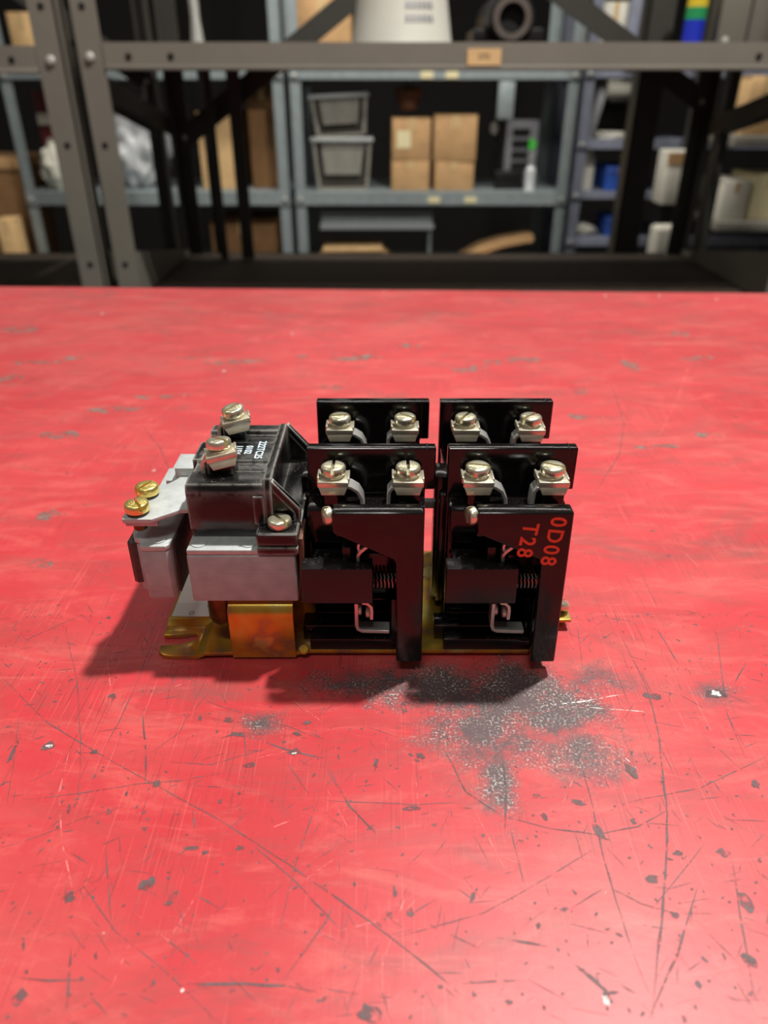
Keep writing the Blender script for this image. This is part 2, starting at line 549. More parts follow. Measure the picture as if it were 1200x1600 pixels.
dark, pale, white, smud = MB(), MB(), MB(), MB()
A7 = lambda x, y: onz(x / 2, 980 + y / 2)
A6 = lambda x, y: onz(500 + x / 1.714, 980 + y / 1.714)
PX = lambda x, y: onz(x, y)
for fn, wd, pts in [
    (A7, .5, [(205, 10), (240, 160), (252, 350), (250, 495)]), (A7, .5, [(485, 20), (430, 170), (370, 300), (320, 385)]),
    (A7, 1.0, [(445, 270), (458, 390), (455, 490)]), (A7, .6, [(0, 150), (150, 300), (300, 390), (480, 490), (700, 610), (900, 740), (1200, 955)]),
    (A7, .6, [(70, 540), (250, 520), (430, 490), (560, 480), (700, 455)]), (A7, .4, [(650, 150), (560, 330), (460, 400)]),
    (A7, .7, [(800, 690), (920, 790), (1060, 940)]), (A7, .7, [(1040, 870), (1020, 920), (880, 1110)]), (A7, .5, [(1020, 440), (1090, 560), (1175, 640)]),
    (A7, .5, [(1000, 520), (950, 660), (915, 770), (870, 960)]), (A7, 1.1, [(580, 1115), (700, 1115), (900, 1120), (990, 1140)]),
    (A7, 1.0, [(60, 1095), (150, 1105), (270, 1105)]), (A7, 1.0, [(225, 1000), (215, 1100), (208, 1200)]), (A7, .6, [(330, 660), (335, 760), (348, 950)]),
    (A7, .5, [(20, 560), (40, 440), (60, 280)]), (A7, .6, [(500, 960), (620, 1055)]), (A7, .4, [(240, 780), (360, 950), (500, 1060), (690, 1240)]),
    (A7, .8, [(900, 430), (965, 520)]), (A7, .5, [(0, 690), (130, 650), (250, 600), (390, 560)]), (A7, .4, [(640, 230), (760, 270), (900, 310), (1000, 350)]),
    (A7, .5, [(520, 420), (660, 430), (830, 380)]), (A7, .5, [(760, 290), (770, 420)]), (A7, .5, [(520, 250), (530, 190), (560, 120)]),
    (A7, 1.2, [(830, 360), (920, 390), (1020, 410)]), (A7, 1.4, [(690, 345), (760, 330)]), (A7, .6, [(370, 640), (380, 740)]), (A7, 1.0, [(600, 570), (610, 640)]),
    (A6, .7, [(690, 330), (730, 480), (760, 620), (820, 820), (880, 980)]), (A6, 1.2, [(905, 290), (930, 500), (925, 680), (905, 880), (890, 1050)]),
    (A6, 1.0, [(1010, 700), (960, 870), (880, 1050)]), (A6, .7, [(500, 510), (620, 540), (740, 555), (850, 535), (930, 490)]),
    (A6, .7, [(0, 690), (190, 830), (290, 910), (380, 985)]), (A6, .5, [(190, 835), (440, 765), (560, 700), (740, 590)]),
    (A6, .6, [(20, 370), (80, 480), (150, 555)]), (A6, .7, [(810, 30), (870, 150), (890, 210), (920, 350)]), (A6, .7, [(900, 0), (960, 100)]),
    (A6, .6, [(820, 470), (1020, 430), (1200, 345)]), (A6, .6, [(1060, 0), (1090, 230), (1140, 350)]), (A6, .8, [(380, 955), (560, 945)]),
    (A6, 1.0, [(470, 830), (610, 855)]), (A6, 1.6, [(680, 900), (770, 980), (800, 975)]), (A6, .6, [(510, 540), (550, 700)]),
    (A6, 1.0, [(330, 320), (390, 440), (480, 500)]), (A6, .6, [(20, 465), (250, 475), (370, 470)]), (A6, .8, [(1145, 90), (1110, 150)]),
    (A6, .6, [(780, 700), (860, 740), (960, 770)]), (A6, .5, [(1080, 515), (1200, 520)]), (A6, .6, [(660, 760), (760, 700)]), (A6, .5, [(870, 780), (1030, 580)]),
    (A6, 1.2, [(490, 340), (500, 470), (495, 540)]), (A6, .6, [(1100, 600), (1130, 800), (1165, 1000)]), (A6, .5, [(690, 0), (705, 120)]),
    (PX, .9, [(955, 600), (975, 660), (968, 710), (930, 770)]), (PX, .8, [(222, 665), (250, 700), (275, 755)]), (PX, .6, [(40, 1000), (130, 960)]),
]:
    ribbon(dark, [fn(*p) for p in pts], wd * 0.00062)
for fn, x, y, rx, ry in [(A7, 150, 370, 4, 2), (A7, 460, 805, 2.4, 2.6), (A7, 535, 850, 1.5, 2.8), (A7, 60, 1160, 2.0, 2.6), (A7, 1150, 1210, 4, 2.6), (A7, 715, 290, 2.2, 1.6), (A7, 350, 220, 2.2, 2),
                         (A7, 920, 390, 3, 1.6), (A7, 490, 490, 2, 1.4), (A7, 215, 570, 1, 2), (A7, 745, 335, 3, 1.2), (A7, 930, 335, 2.6, 1), (A7, 780, 430, 2.6, 1.2), (A7, 600, 690, 3, .9), (A7, 215, 845, 2, 2),
                         (A7, 295, 390, 1.8, 1), (A7, 625, 285, 1, 1.6), (A7, 450, 630, 1.2, .8), (A7, 690, 545, 1, 1), (A7, 640, 705, 1.6, .8), (A7, 750, 690, 1.6, .8), (A7, 40, 390, 1, 6), (A7, 955, 300, 2.4, 1),
                         (A6, 1140, 735, 2.6, 4), (A6, 1150, 895, 2.2, 2.4), (A6, 1080, 605, 2.4, 1.6), (A6, 745, 545, 1.8, 3.6), (A6, 890, 675, 3.2, 1.3), (A6, 600, 505, 1.2, 1.8), 
                         (A6, 1060, 180, 5, 3), (A6, 240, 765, 1.4, 1.4), (A6, 185, 770, 1.6, .9), (A6, 655, 755, 1.8, .9), (A6, 410, 720, .8, 2.2), (A6, 200, 710, .7, 2), (A6, 270, 345, 2.2, 1.4), (A6, 245, 485, 3.4, 1),
                         (A6, 835, 385, 2.2, 3.4), (A6, 890, 185, 4, 1.8), (A6, 960, 605, 2, 1), (A6, 950, 770, 1.6, 1), (A6, 770, 990, 1.4, 2.4), (A6, 505, 1005, 1.4, .8), (A6, 1015, 960, 1, 1.2), (A6, 585, 800, 1, 1),
                         (A6, 540, 575, 1.2, .9), (A6, 840, 520, 1.6, 1), (A6, 580, 450, 2.2, 1), (A6, 690, 470, 3, 1), (A6, 1165, 420, 1.8, 2.2), (A6, 150, 365, 1, 3), (A6, 225, 215, 1.2, 4), (A6, 760, 100, 1.8, 1.4)]:
    chip(dark, fn(x, y), rx * 0.00085, ry * 0.0010, rot=random.uniform(-.4, .4))
for px, py, rx, ry in [(820, 562, 16, 7), (780, 566, 18, 5), (735, 577, 16, 7), (570, 557, 12, 5), (560, 560, 22, 4), (60, 566, 30, 5), (110, 560, 12, 4), (15, 590, 16, 6), (30, 514, 22, 8), (300, 560, 18, 4), (370, 565, 26, 4), (640, 540, 14, 5), (910, 612, 8, 5), (905, 650, 7, 5),
                       (470, 558, 8, 4), (520, 605, 10, 5), (1030, 698, 14, 4), (1090, 560, 14, 5), (1110, 680, 10, 4), (985, 570, 8, 12), (1060, 520, 12, 8), (180, 640, 20, 5), (95, 680, 14, 6), (250, 620, 18, 4), (80, 805, 7, 5), (65, 880, 6, 4)]:
    chip(smud, onz(px, py), rx * 0.00105, ry * 0.0013, 0.00004, 0.1)
for k in range(1100):   # small random nicks over the near half
    c = onz(random.uniform(-40, 1240), 960 + 640 * random.random() ** 1.7)
    if random.random() < 0.45:
        a = random.uniform(0, math.pi)
        l = random.uniform(0.002, 0.010)
        ribbon(dark, [c, c + Vector((math.cos(a) * l, math.sin(a) * l, 0))], random.uniform(.00015, .0004))
    else:
        chip(dark, c, random.uniform(.0002, .0008) * random.choice((.7, 1, 1.5)), random.uniform(.0002, .0006), rot=random.uniform(0, 3))
for fn, wd, pts in [(A7, .8, [(215, 390), (185, 520), (195, 680), (235, 850)]), (A6, .9, [(980, 1040), (1060, 930), (1110, 915)]), (A7, .5, [(330, 60), (345, 180), (340, 280)]),
                    (A6, .6, [(190, 835), (230, 720), (255, 640)]), (A6, .6, [(190, 835), (150, 960)]), (A6, .5, [(410, 480), (490, 640), (570, 720)]), (A7, .5, [(430, 900), (560, 1010)]),
                    (PX, 1.2, [(300, 560), (180, 575), (60, 620)]), (PX, 1.0, [(560, 500), (800, 486), (1000, 510)]), (PX, 1.0, [(960, 525), (1200, 533)]), (PX, .8, [(700, 520), (520, 600), (430, 660)]),
                    (PX, .8, [(60, 780), (200, 680), (330, 590)]), (PX, .8, [(1010, 720), (1060, 620), (1080, 560)])]:
    ribbon(pale, [fn(*p) for p in pts], wd * 0.00055)
for k in range(70):
    c = onz(random.uniform(-40, 1240), random.uniform(500, 1600))
    a = random.uniform(0, math.pi)
    l = random.uniform(0.006, 0.03)
    ribbon(pale, [c, c + Vector((math.cos(a) * l, math.sin(a) * l, 0))], random.uniform(.00012, .0003), 0.00005)
for fn, wd, pts in [(A6, 1.0, [(590, 212), (700, 200), (810, 180)]), (A6, .7, [(720, 215), (880, 228)]), (A6, .8, [(700, 318), (725, 310)]), (A6, .5, [(800, 335), (850, 380)])]:
    ribbon(white, [fn(*p) for p in pts], wd * 0.0006, 0.00010)
for fn, x, y, rx, ry in [(A7, 155, 372, 1.8, .9), (A6, 1060, 178, 2.2, 1.8), (A6, 765, 1000, 1, 1.6), (A6, 530, 738, .7, .6), (A6, 765, 712, .7, .6), (A7, 920, 395, 1, .5), (A7, 325, 958, .5, .6), (A7, 570, 1135, .7, .7)]:
    chip(white, fn(x, y), rx * 0.00085, ry * 0.0009, 0.00011)
for px, py in [(600, 455), (945, 462), (1120, 468), (457, 522), (350, 580), (240, 735), (1030, 462), (160, 490)]:
    chip(white, onz(px, py), 0.0016, 0.0022, 0.00011)
for mb, nm, m in ((dark, 'dark_scratch_marks', 'mark_dark'), (pale, 'pale_scratch_marks', 'mark_pale'), (white, 'white_scuff_marks', 'mark_white'), (smud, 'grime_smudges', 'smudge')):
    o = mb.build(nm, M[m], bench)
    o.matrix_local = BI
    o['kind'] = 'stuff'

# ------------------------------------------------------------------ the relay (millimetres, front edge of base at y = 0)
S = 0.001
relay = thing('contactor', 'black electrical contactor with grey iron core on gold base plate, on red bench', 'contactor', (0, 0.2163, 0.0001))


def screw_mesh(name, r, m, h=3.4):
    mb = MB()
    mb.lathe([(r * 0.45, -6), (r * 0.45, 0.0), (r * 0.90, 0.0), (r * 0.97, 0.3), (r * 0.97, h * 0.36)], n=32)
    g = r * 0.135
    for sgn in (1, -1):   # two domed halves either side of the slot
        prof = []
        n = 14
        a0 = math.asin(g / r)
        layers = [(0.97, h * 0.12), (1.0, h * 0.24), (1.0, h * 0.66), (0.95, h * 0.84), (0.84, h * 0.95), (0.62, h)]
        rings = []
        for k, z in layers:
            ring = []
            for i in range(n + 1):
                a = a0 + (math.pi - 2 * a0) * i / n
                ring.append(mb.bm.verts.new((r * k * math.cos(a), sgn * max(g, r * k * math.sin(a)), z)))
            rings.append(ring)
        for A, B in zip(rings, rings[1:]):
            for i in range(n):
                mb.bm.faces.new((A[i], A[i + 1], B[i + 1], B[i]))
            mb.bm.faces.new((A[n], A[0], B[0], B[n]))
        mb.bm.faces.new(rings[-1])
        mb.bm.faces.new(rings[0][::-1])
    return mb.mesh(name, m, S, 40)


SCREW = screw_mesh('terminal_screw', 4.4, M['screw'])
SCREW_BRASS = screw_mesh('brass_screw', 4.3, M['brass'], 3.6)
SCREW_EAR = screw_mesh('mounting_screw', 4.2, M['screw'], 3.2)
SCREW_SMALL = screw_mesh('small_screw', 3.1, M['screw'], 2.8)


def mm(x, y, z):
    return (x * S, y * S, z * S)


def clamp_mesh():
    mb = MB()
    mb.box(-5.8, 5.8, -4.6, 5.0, -1.6, 0, 0.35)
    # folded trapezoid apron in front
    mb.box(-6.0, 6.0, -5.8, -4.4, -2.4, 0.2, 0.45)
    mb.prism([(-5.8, -1.8), (5.8, -1.8), (4.4, -5.4), (-4.4, -5.4)], 'y', -5.5, -4.3, 0.2, 2, Matrix.Translation((0, -5, -1.8)) @ Matrix.Rotation(R(-24), 4, 'X') @ Matrix.Translation((0, 5, 1.8)))
    # raised side lips and lock washer
    mb.box(-6.3, -5.4, -3.2, 4.4, -1.8, 0.9, 0.3)
    mb.box(5.4, 6.3, -3.2, 4.4, -1.8, 0.5, 0.3)
    mb.cyl((0, 0, 0), 4.0, 0.9)
    return mb.mesh('terminal_clamp', M['clamp'], S * 0.90)


CLAMP = clamp_mesh()


def curl_mesh():
    mb = MB()
    mb.strip([(3, -2.2), (6, -2.6), (8.4, -4.2), (9.8, -7), (10.2, -10.5), (10.0, -14)], 1.3, 'y', -4.2, 2.0, 0.2)
    return mb.mesh('terminal_tongue', M['silver'], S)


def straight_mesh():
    mb = MB()
    mb.strip([(-3, -2.2), (-5.6, -2.6), (-6.6, -4.0), (-6.8, -8), (-6.8, -14)], 1.3, 'y', -5.0, 1.0, 0.2)
    return mb.mesh('terminal_tongue', M['silver'], S)


CURL, STRAIGHT = curl_mesh(), straight_mesh()

# base plate
bp = MB()
bp.prism([(-68.5, 0), (-58, 0.2), (-33, 0.2), (-30, 1.5), (57, 1.5), (58, 3), (64, 20), (64, 50), (57, 71), (-86, 71), (-87, 69), (-87, 20.5), (-68.5, 20.5)], 'z', 1.7, 3.4, 0.3)
tabpts = [(-86.5, 2.5), (-84, 0.6), (-81, 0), (-71.5, 0), (-71.5, 18), (-87, 18), (-87, 12.2), (-81, 12.2), (-74.8, 13.6), (-73.2, 12.2), (-73.6, 9.6), (-79, 6.8), (-86.5, 6.2)]
bp.prism(tabpts, 'z', 0.1, 1.9, 0.3)
bp.prism([(-71.6, 0.1), (-71.6, 1.9), (-68.4, 3.4), (-68.4, 1.7)], 'y', 0.0, 20.4)
bp.prism([(17.9, 0.1), (17.9, 1.9), (20.6, 3.4), (20.6, 1.7)], 'x', -87, -68.4)
base = bp.build('base_plate', M['gold'], relay, S)
lb = MB().box(-86, -61, 22, 62, 3.4, 3.6, 0.05).build('rating_label', M['label_white'], base, S)
rz90 = Matrix.Rotation(R(-90), 4, 'Z')
text('label_print', 'TYPE', 0.0022, M['ink_dark'], base, Matrix.Translation(mm(-72.5, 30.5, 3.63)) @ rz90 @ Matrix.Rotation(R(10), 4, 'Z'), 0.00002)
text('label_print', 'O', 0.0030, M['ink_dark'], base, Matrix.Translation(mm(-78.5, 24.0, 3.63)) @ rz90, 0.00002)
text('label_print', '2', 0.0030, M['ink_dark'], base, Matrix.Translation(mm(-64.0, 24.0, 3.63)) @ rz90, 0.00002)
# front bracket under the core, bent from the base
br = MB()
arc = [(0.6, 1.0), (0.2, 4), (0.2, 20)] + [(0.2 + 5 * (1 - math.cos(a)), 20 + 5.6 * math.sin(a)) for a in [R(x) for x in range(15, 91, 15)]] + [(20, 26), (34, 26)]
br.strip(arc, 1.3, 'x', -57.5, -33.4, 0.2)
br.build('core_bracket', M['gold'], relay, S)
MB().box(-57.5, -33.4, 33, 69, 25.2, 26.6, 0.2).box(-57.5, -33.4, 67.5, 69, 3.4, 26, 0.2).build('core_bracket', M['gold'], relay, S)
MB().lathe([(3.5, 13.6), (5.2, 14.4), (5.8, 16), (5.8, 27)], (-60.5, 8.0, 0), n=28).build('core_post', M['bronze'], relay, S)
MB().cyl((-30.5, 1.5, 3.2), 2.0, 1.6, (0, -0.5, 1), 18, 0.4).build('base_rivet', M['gold'], relay, S)
o = link('mounting_screw', SCREW_EAR, relay, mm(70.5, 24, 7.5))
o.rotation_euler = (R(12), R(28), R(40))
MB().box(60, 75, 18, 31, 3.4, 5.0, 0.4).build('mounting_tab', M['gold'], relay, S)

# grey laminated core
core = MB()
core.box(-69.4, -31, 0.2, 69, 27.2, 47.2, 0.9, 3)
core.build('iron_core', M['lam'], relay, S)
corecap = MB().box(-69.2, -31.2, 0.4, 68.8, 47.2, 49.4, 0.6).build('core_cap_plate', M['plate_grey'], relay, S)
for x in (-65.5, -47.8):
    for y in (4.6, 64.6):
        MB().cyl((x, y, 49.4), 2.7, 0.35, n=22, b=0.1).build('rivet', M['plate_grey'], relay, S)

# armature hanging on its hinge plate, open to the left of the core
arm_pts = [(-77.0, 2.6), (-75.6, 4.2), (-75.4, 64), (-91, 64), (-91, 12), (-89.6, 8.2), (-87.2, 7.2), (-86.4, 5), (-86.2, 3.4), (-85.2, 2.4)]
arm = MB().prism(arm_pts, 'z', 27.0, 47.4, 0.5).build('armature', M['lam'], relay, S)
MB().prism(arm_pts, 'z', 47.4, 49.6, 0.4).build('armature_cap', M['plate_grey'], arm, S)
MB().cyl((-80.6, 7.0, 49.6), 2.9, 0.4, n=22, b=0.1).build('rivet', M['plate_grey'], arm, S)
MB().cyl((-80.6, 58.0, 49.6), 2.9, 0.4, n=22, b=0.1).build('rivet', M['plate_grey'], arm, S)
MB().box(-75.5, -74.9, 6.5, 63, 27.4, 48.6, 0.1).build('pole_face', M['lam_dark'], arm, S)
MB().prism([(-92.4, 8.4), (-90.6, 7.4), (-88.4, 8.0), (-88.0, 9.4), (-91.0, 9.6), (-91.4, 30), (-92.4, 30)], 'z', 30.5, 47.6, 0.2).build('shading_strip', M['lam_dark'], arm, S)
hp = MB()
hp.prism([(-91, 4.6), (-90.4, 3.6), (-80.5, 3.6), (-72, 10.5), (-67, 11), (-67, 40), (-76, 40), (-79.5, 33), (-82, 29.5), (-86, 27.5), (-91, 19)], 'z', 58.2, 60.0, 0.4)
hinge = hp.build('hinge_plate', M['plate_grey'], relay, S)
MB().box(-90.4, -79, 5.0, 26, 56.2, 58.2, 0.5).build('backing_strip', M['plate_grey'], hinge, S)
MB().prism([(36, 49.6), (36, 58.2), (60, 58.2), (60, 49.6)], 'x', -84, -77, 0.4).build('hinge_block', M['plate_grey'], hinge, S)
MB().box(-80, -69.5, 36, 46, 58.4, 63.5, 0.6).build('hinge_lug', M['plate_grey'], hinge, S)
for k, (x, y, rz) in enumerate([(-86.3, 8.2, -55), (-86.3, 21.0, 60)]):
    MB().cyl((x, y, 60.0), 3.9, 0.7, n=22).build('lock_washer', M['lam_dark'], hinge, S)
    link('brass_screw', SCREW_BRASS, hinge, mm(x, y, 60.9), R(rz))
    MB().cyl((x, y, 53.6), 2.4, 2.6, n=16, b=0.4).build('screw_end', M['bronze'], hinge, S)

# coil
prof = [(9.4, 49.6), (7.6, 54), (7.4, 68.4), (8.6, 71.0), (17.8, 71.6), (18.6, 69.8), (26.8, 69.8), (27.4, 71.0), (43.4, 71.0), (44.0, 69.8), (52.4, 69.8), (53.0, 71.6), (59.6, 71.2), (61, 69), (60.6, 49.6)]
coil = MB().prism(prof, 'x', -68.6, -41.4, 0.35, 2).build('coil', M['coil'], relay, S)
MB().box(-70.2, -66.5, 27.5, 43.2, 60, 71.3, 0.4).build('coil_rib', M['coil'], coil, S)
fl = MB().prism([(6.8, 49.8), (6.8, 68.8), (9.0, 73.0), (16, 73.4), (56, 73.2), (61.5, 71), (61.5, 49.8)], 'x', -41.6, -38.6, 0.5, 2)
fl.build('coil_flange', M['coil'], coil, S)
MB().box(-45.4, -41.4, 6.4, 9.5, 56, 67.2, 0.4).build('coil_rib', M['coil'], coil, S)
for y0, y1 in ((8.2, 11.4), (57.2, 60.4)):
    g = MB()
    g.prism([(-38.8, 72.4), (-38.8, 68.4), (-31.6, 59.6), (-31.6, 56.4), (-29.4, 56.4), (-29.4, 61.4)], 'y', y0, y1, 0.35)
    g.prism([(-38.8, 70), (-38.8, 54), (-31.0, 54), (-31.0, 60)], 'y', y0 + 1.2, y1 - 1.0)
    g.build('gusset', M['coil'], coil, S)
MB().box(-39, -29.2, 9, 60, 52.2, 56.2, 0.5).build('coil_foot', M['coil'], coil, S)
for y0, y1, ys in ((-0.6, 9.2, 5.0), (59.8, 69.6, 64.0)):
    MB().box(-44.4, -29.6, y0, y1, 51.4, 56.6, 1.3, 3).box(-44.2, -29.8, y0 - 0.1, y1, 48.0, 51.0, 0.7).build('mounting_ear', M['coil'], coil, S)
    link('mounting_screw', SCREW_EAR, coil, mm(-36.4, ys, 56.7), R(-50 if ys < 30 else 30))
for y, rz in ((20.0, -42), (50.0, 52)):
    c = link('terminal_clamp', CLAMP, coil, mm(-57.6, y, 78.6))
    c.rotation_euler = (R(-4), R(-9), R(14))
    s_ = link('terminal_screw', SCREW, coil, mm(-57.9, y, 79.6))
    s_.rotation_euler = (R(-4), R(-9), R(rz))
    MB().strip([(-57, 77.6), (-61.5, 77.4), (-63.4, 75.6), (-63.6, 69.6)], 1.4, 'y', y - 4.2, y + 3.4, 0.2).build('terminal_leg', M['clamp'], coil, S)
    MB().box(-62, -53, y - 4.6, y + 5.0, 69.4, 76.4, 0.5).build('terminal_boss', M['coil'], coil, S)
for body, x in (('222TC25', -46.6), ('0102', -51.0), ('115V', -54.9)):
    text('coil_print', body, 0.0040 if x > -48 else 0.0036, M['ink_white'], coil, Matrix.Translation(mm(x, 36.4, 71.06)) @ rz90, 0.00003, 0.00008)


# contact blocks
def contact_block(x0, printed):
    uL, uR, uB = (7.6, 39.2, 30.9) if printed else (10.4, 40.8, 32.0)
    body = MB()
    body.box(0.6, 42, 9.0, 22.2, 47, 60.6, 0.5)
    body.box(0.6, 42, 15.5, 22.2, 3.4, 48, 0.4)
    body.box(uL + 1, uR, -3, 10, 57, 62, 0.4)
    body.box(0.6, 42, 26.2, 66.6, 3.4, 59.0, 0.5)
    for z in (11.0, 17.5, 38.5, 50.0):
        body.box(1.4, 31, 13.6, 15.6, z, z + 1.1, 0.15)
    body.box(-3.4, 1.0, 30, 42, 8, 63.0, 0.5)
    body.box(-2.0, 1.0, 26.5, 30.5, 8, 57.0, 0.4)
    b = body.build('contact_block', M['black'], relay, S, mm(x0, 0, 0))
    for y in (22.0, 66.5):
        MB().prism([(0, 3.4), (0, 78.4), (46.2, 78.4), (46.2, 61.8), (42.6, 61.8), (42.6, 3.4)], 'y', y, y + 4.5, 0.55, 3).build('barrier_fin', M['black'], b, S)
        MB().box(42.9, 43.2, y - 0.06, y + 4.6, 62.2, 78.5).build('mould_line', M['black_dusty'], b, S)
    MB().prism([(uL, 69.6), (uR, 69.6), (uR + 0.7, 5.8), (uB, 5.8), (uB - 0.4, 49.4), (uB - 1.4, 51.0), (uL + 0.2, 61.2)], 'y', -8.3, -2.0, 1.0, 3).build('front_plate', M['black'], b, S)
    MB().box(uB + 1, uR, -2.4, 16, 8, 50, 0.4).build('side_wall', M['black'], b, S)
    MB().box(-0.4, 33.5, 1.6, 8, 3.4, 8.6, 0.5).box(-3.5, 33, 7.5, 15.6, 3.4, 10.5, 0.4).prism([(28.4, 8.4), (29.8, 9.4), (30.4, 11), (30.4, 27), (33, 27), (33, 8.4)], 'y', 1.6, 8).build('bottom_rail', M['black'], b, S)
    car = MB().box(-1.2, 23.6, -6.0, 1.2, 31.0, 45.8, 0.35, 2).build('contact_carrier', M['black_dusty'], b, S)
    MB().box(13.0, 16.0, -1, 5, 45.6, 51.5, 0.4).box(2, 22, 0.8, 15.4, 33, 43, 0.4).build('carrier_post', M['black_dusty'], b, S)
    hel = []
    for i in range(7 * 14 + 1):
        a = 2 * math.pi * i / 14
        hel.append((23.4 + 9.2 * i / (7 * 14), 0.2 + 4.0 * math.cos(a), 38.2 + 4.0 * math.sin(a)))
    MB().tube(hel, 0.42, 6).build('return_spring', M['spring'], b, S)
    MB().strip([(18.6, 45.6), (18.5, 48.0), (19.4, 49.6), (22.2, 52.2)], 1.2, 'y', -1.5, 3, 0.15).strip([(19.0, 49.2), (18.6, 51.0), (19.4, 54)], 1.0, 'y', -0.5, 3, 0.15).build('moving_contact', M['silver'], b, S)
    MB().strip([(19.6, 26.2), (21.6, 25.8), (22.9, 24.4), (23.1, 22.4), (23.0, 18.6)], 1.3, 'y', 0.5, 5.5, 0.15).cyl((22.4, 3, 20.6), 2.2, 1.6, (-1, 0, 0), 18, 0.3).build('moving_contact', M['silver'], b, S)
    MB().strip([(17.4, 25.2), (17.4, 15.0), (18.0, 13.2), (19.4, 12.4), (29.6, 12.0)], 1.4, 'y', 1.5, 7.0, 0.15).cyl((16.7, 4.2, 21.0), 2.4, 2.6, (1, 0, 0), 18, 0.3).build('fixed_contact', M['silver'], b, S)
    k = 0
    rots = [88, 90, 8, -40] if not printed else [-12, -28, 60, 42]
    for y in (14.6, 59.1):
        for u, tongue in ((9.9, CURL), (36.0, STRAIGHT)):
            link('terminal_clamp', CLAMP, b, mm(u, y, 71.2))
            link('terminal_tongue', tongue, b, mm(u, y, 71.2))
            link('terminal_screw', SCREW, b, mm(u, y, 72.3), R(rots[k]))
            MB().box(u - 3.4, u + 4.4, y - 3.6, y + 8, 58.0, 66.5, 0.4).build('terminal_boss', M['black'], b, S)
            # moulded half-round guide on the fin behind the screw
            MB().lathe([(5.0, 0), (5.0, 11.0), (4.2, 12.2)], (u + 0.2, y + 8.6, 61.5), n=24).build('screw_guide', M['black'], b, S)
            k += 1
    s2 = link('rail_screw', SCREW_SMALL, b, mm(uL - 0.3, -4.6, 66.6))
    s2.rotation_euler = (R(20), R(-90), 0)
    if printed:
        fr = Matrix.Rotation(R(90), 4, 'X') @ Matrix.Rotation(R(-96), 4, 'Z')
        text('stamped_print', '0D08', 0.0074, M['ink_red'], b, Matrix.Translation(mm(33.2, -8.36, 58.4)) @ fr, 0.00003, 0.00014, 1.22)
        text('stamped_print', 'T28', 0.0074, M['ink_red'], b, Matrix.Translation(mm(24.6, -8.36, 58.9)) @ fr, 0.00003, 0.00014, 1.22)
    return b


cb1 = contact_block(-27.6, False)
cb2 = contact_block(22.9, True)
MB().box(-29, 22, 36.6, 39.8, 45.4, 48.6, 0.4).build('drive_rod', M['plate_grey'], relay, S)
MB().prism([(-29.9, 53), (-28.4, 53), (-28.4, 36), (-30.2, 36)], 'y', 2, 16, 0.2).build('pusher_strip', M['rust'], relay, S)

# ------------------------------------------------------------------ dark store racks
YF, YB, DECK = 1.5, 2.1, -0.206


def angle_post(mb, x, y, sx, sy, z0, z1, w=0.046, t=0.003):
    """corner at (x, y); flanges run to x+sx*w and y+sy*w"""
    mb.box(min(x, x + sx * w), max(x, x + sx * w), min(y, y + sy * t), max(y, y + sy * t), z0, z1)
    mb.box(min(x, x + sx * t), max(x, x + sx * t), min(y, y + sy * w), max(y, y + sy * w), z0, z1)


HOLE = MB().cyl((0, 0, 0), 0.0055, 0.0012, (0, -1, 0), 14).mesh('hole', M['hole'])
BOLT = MB().lathe([(0.008, 0), (0.008, 0.002), (0.006, 0.005), (0.002, 0.006)], (0, 0, 0), (0, -1, 0), 14).mesh('bolt', M['bolt'])


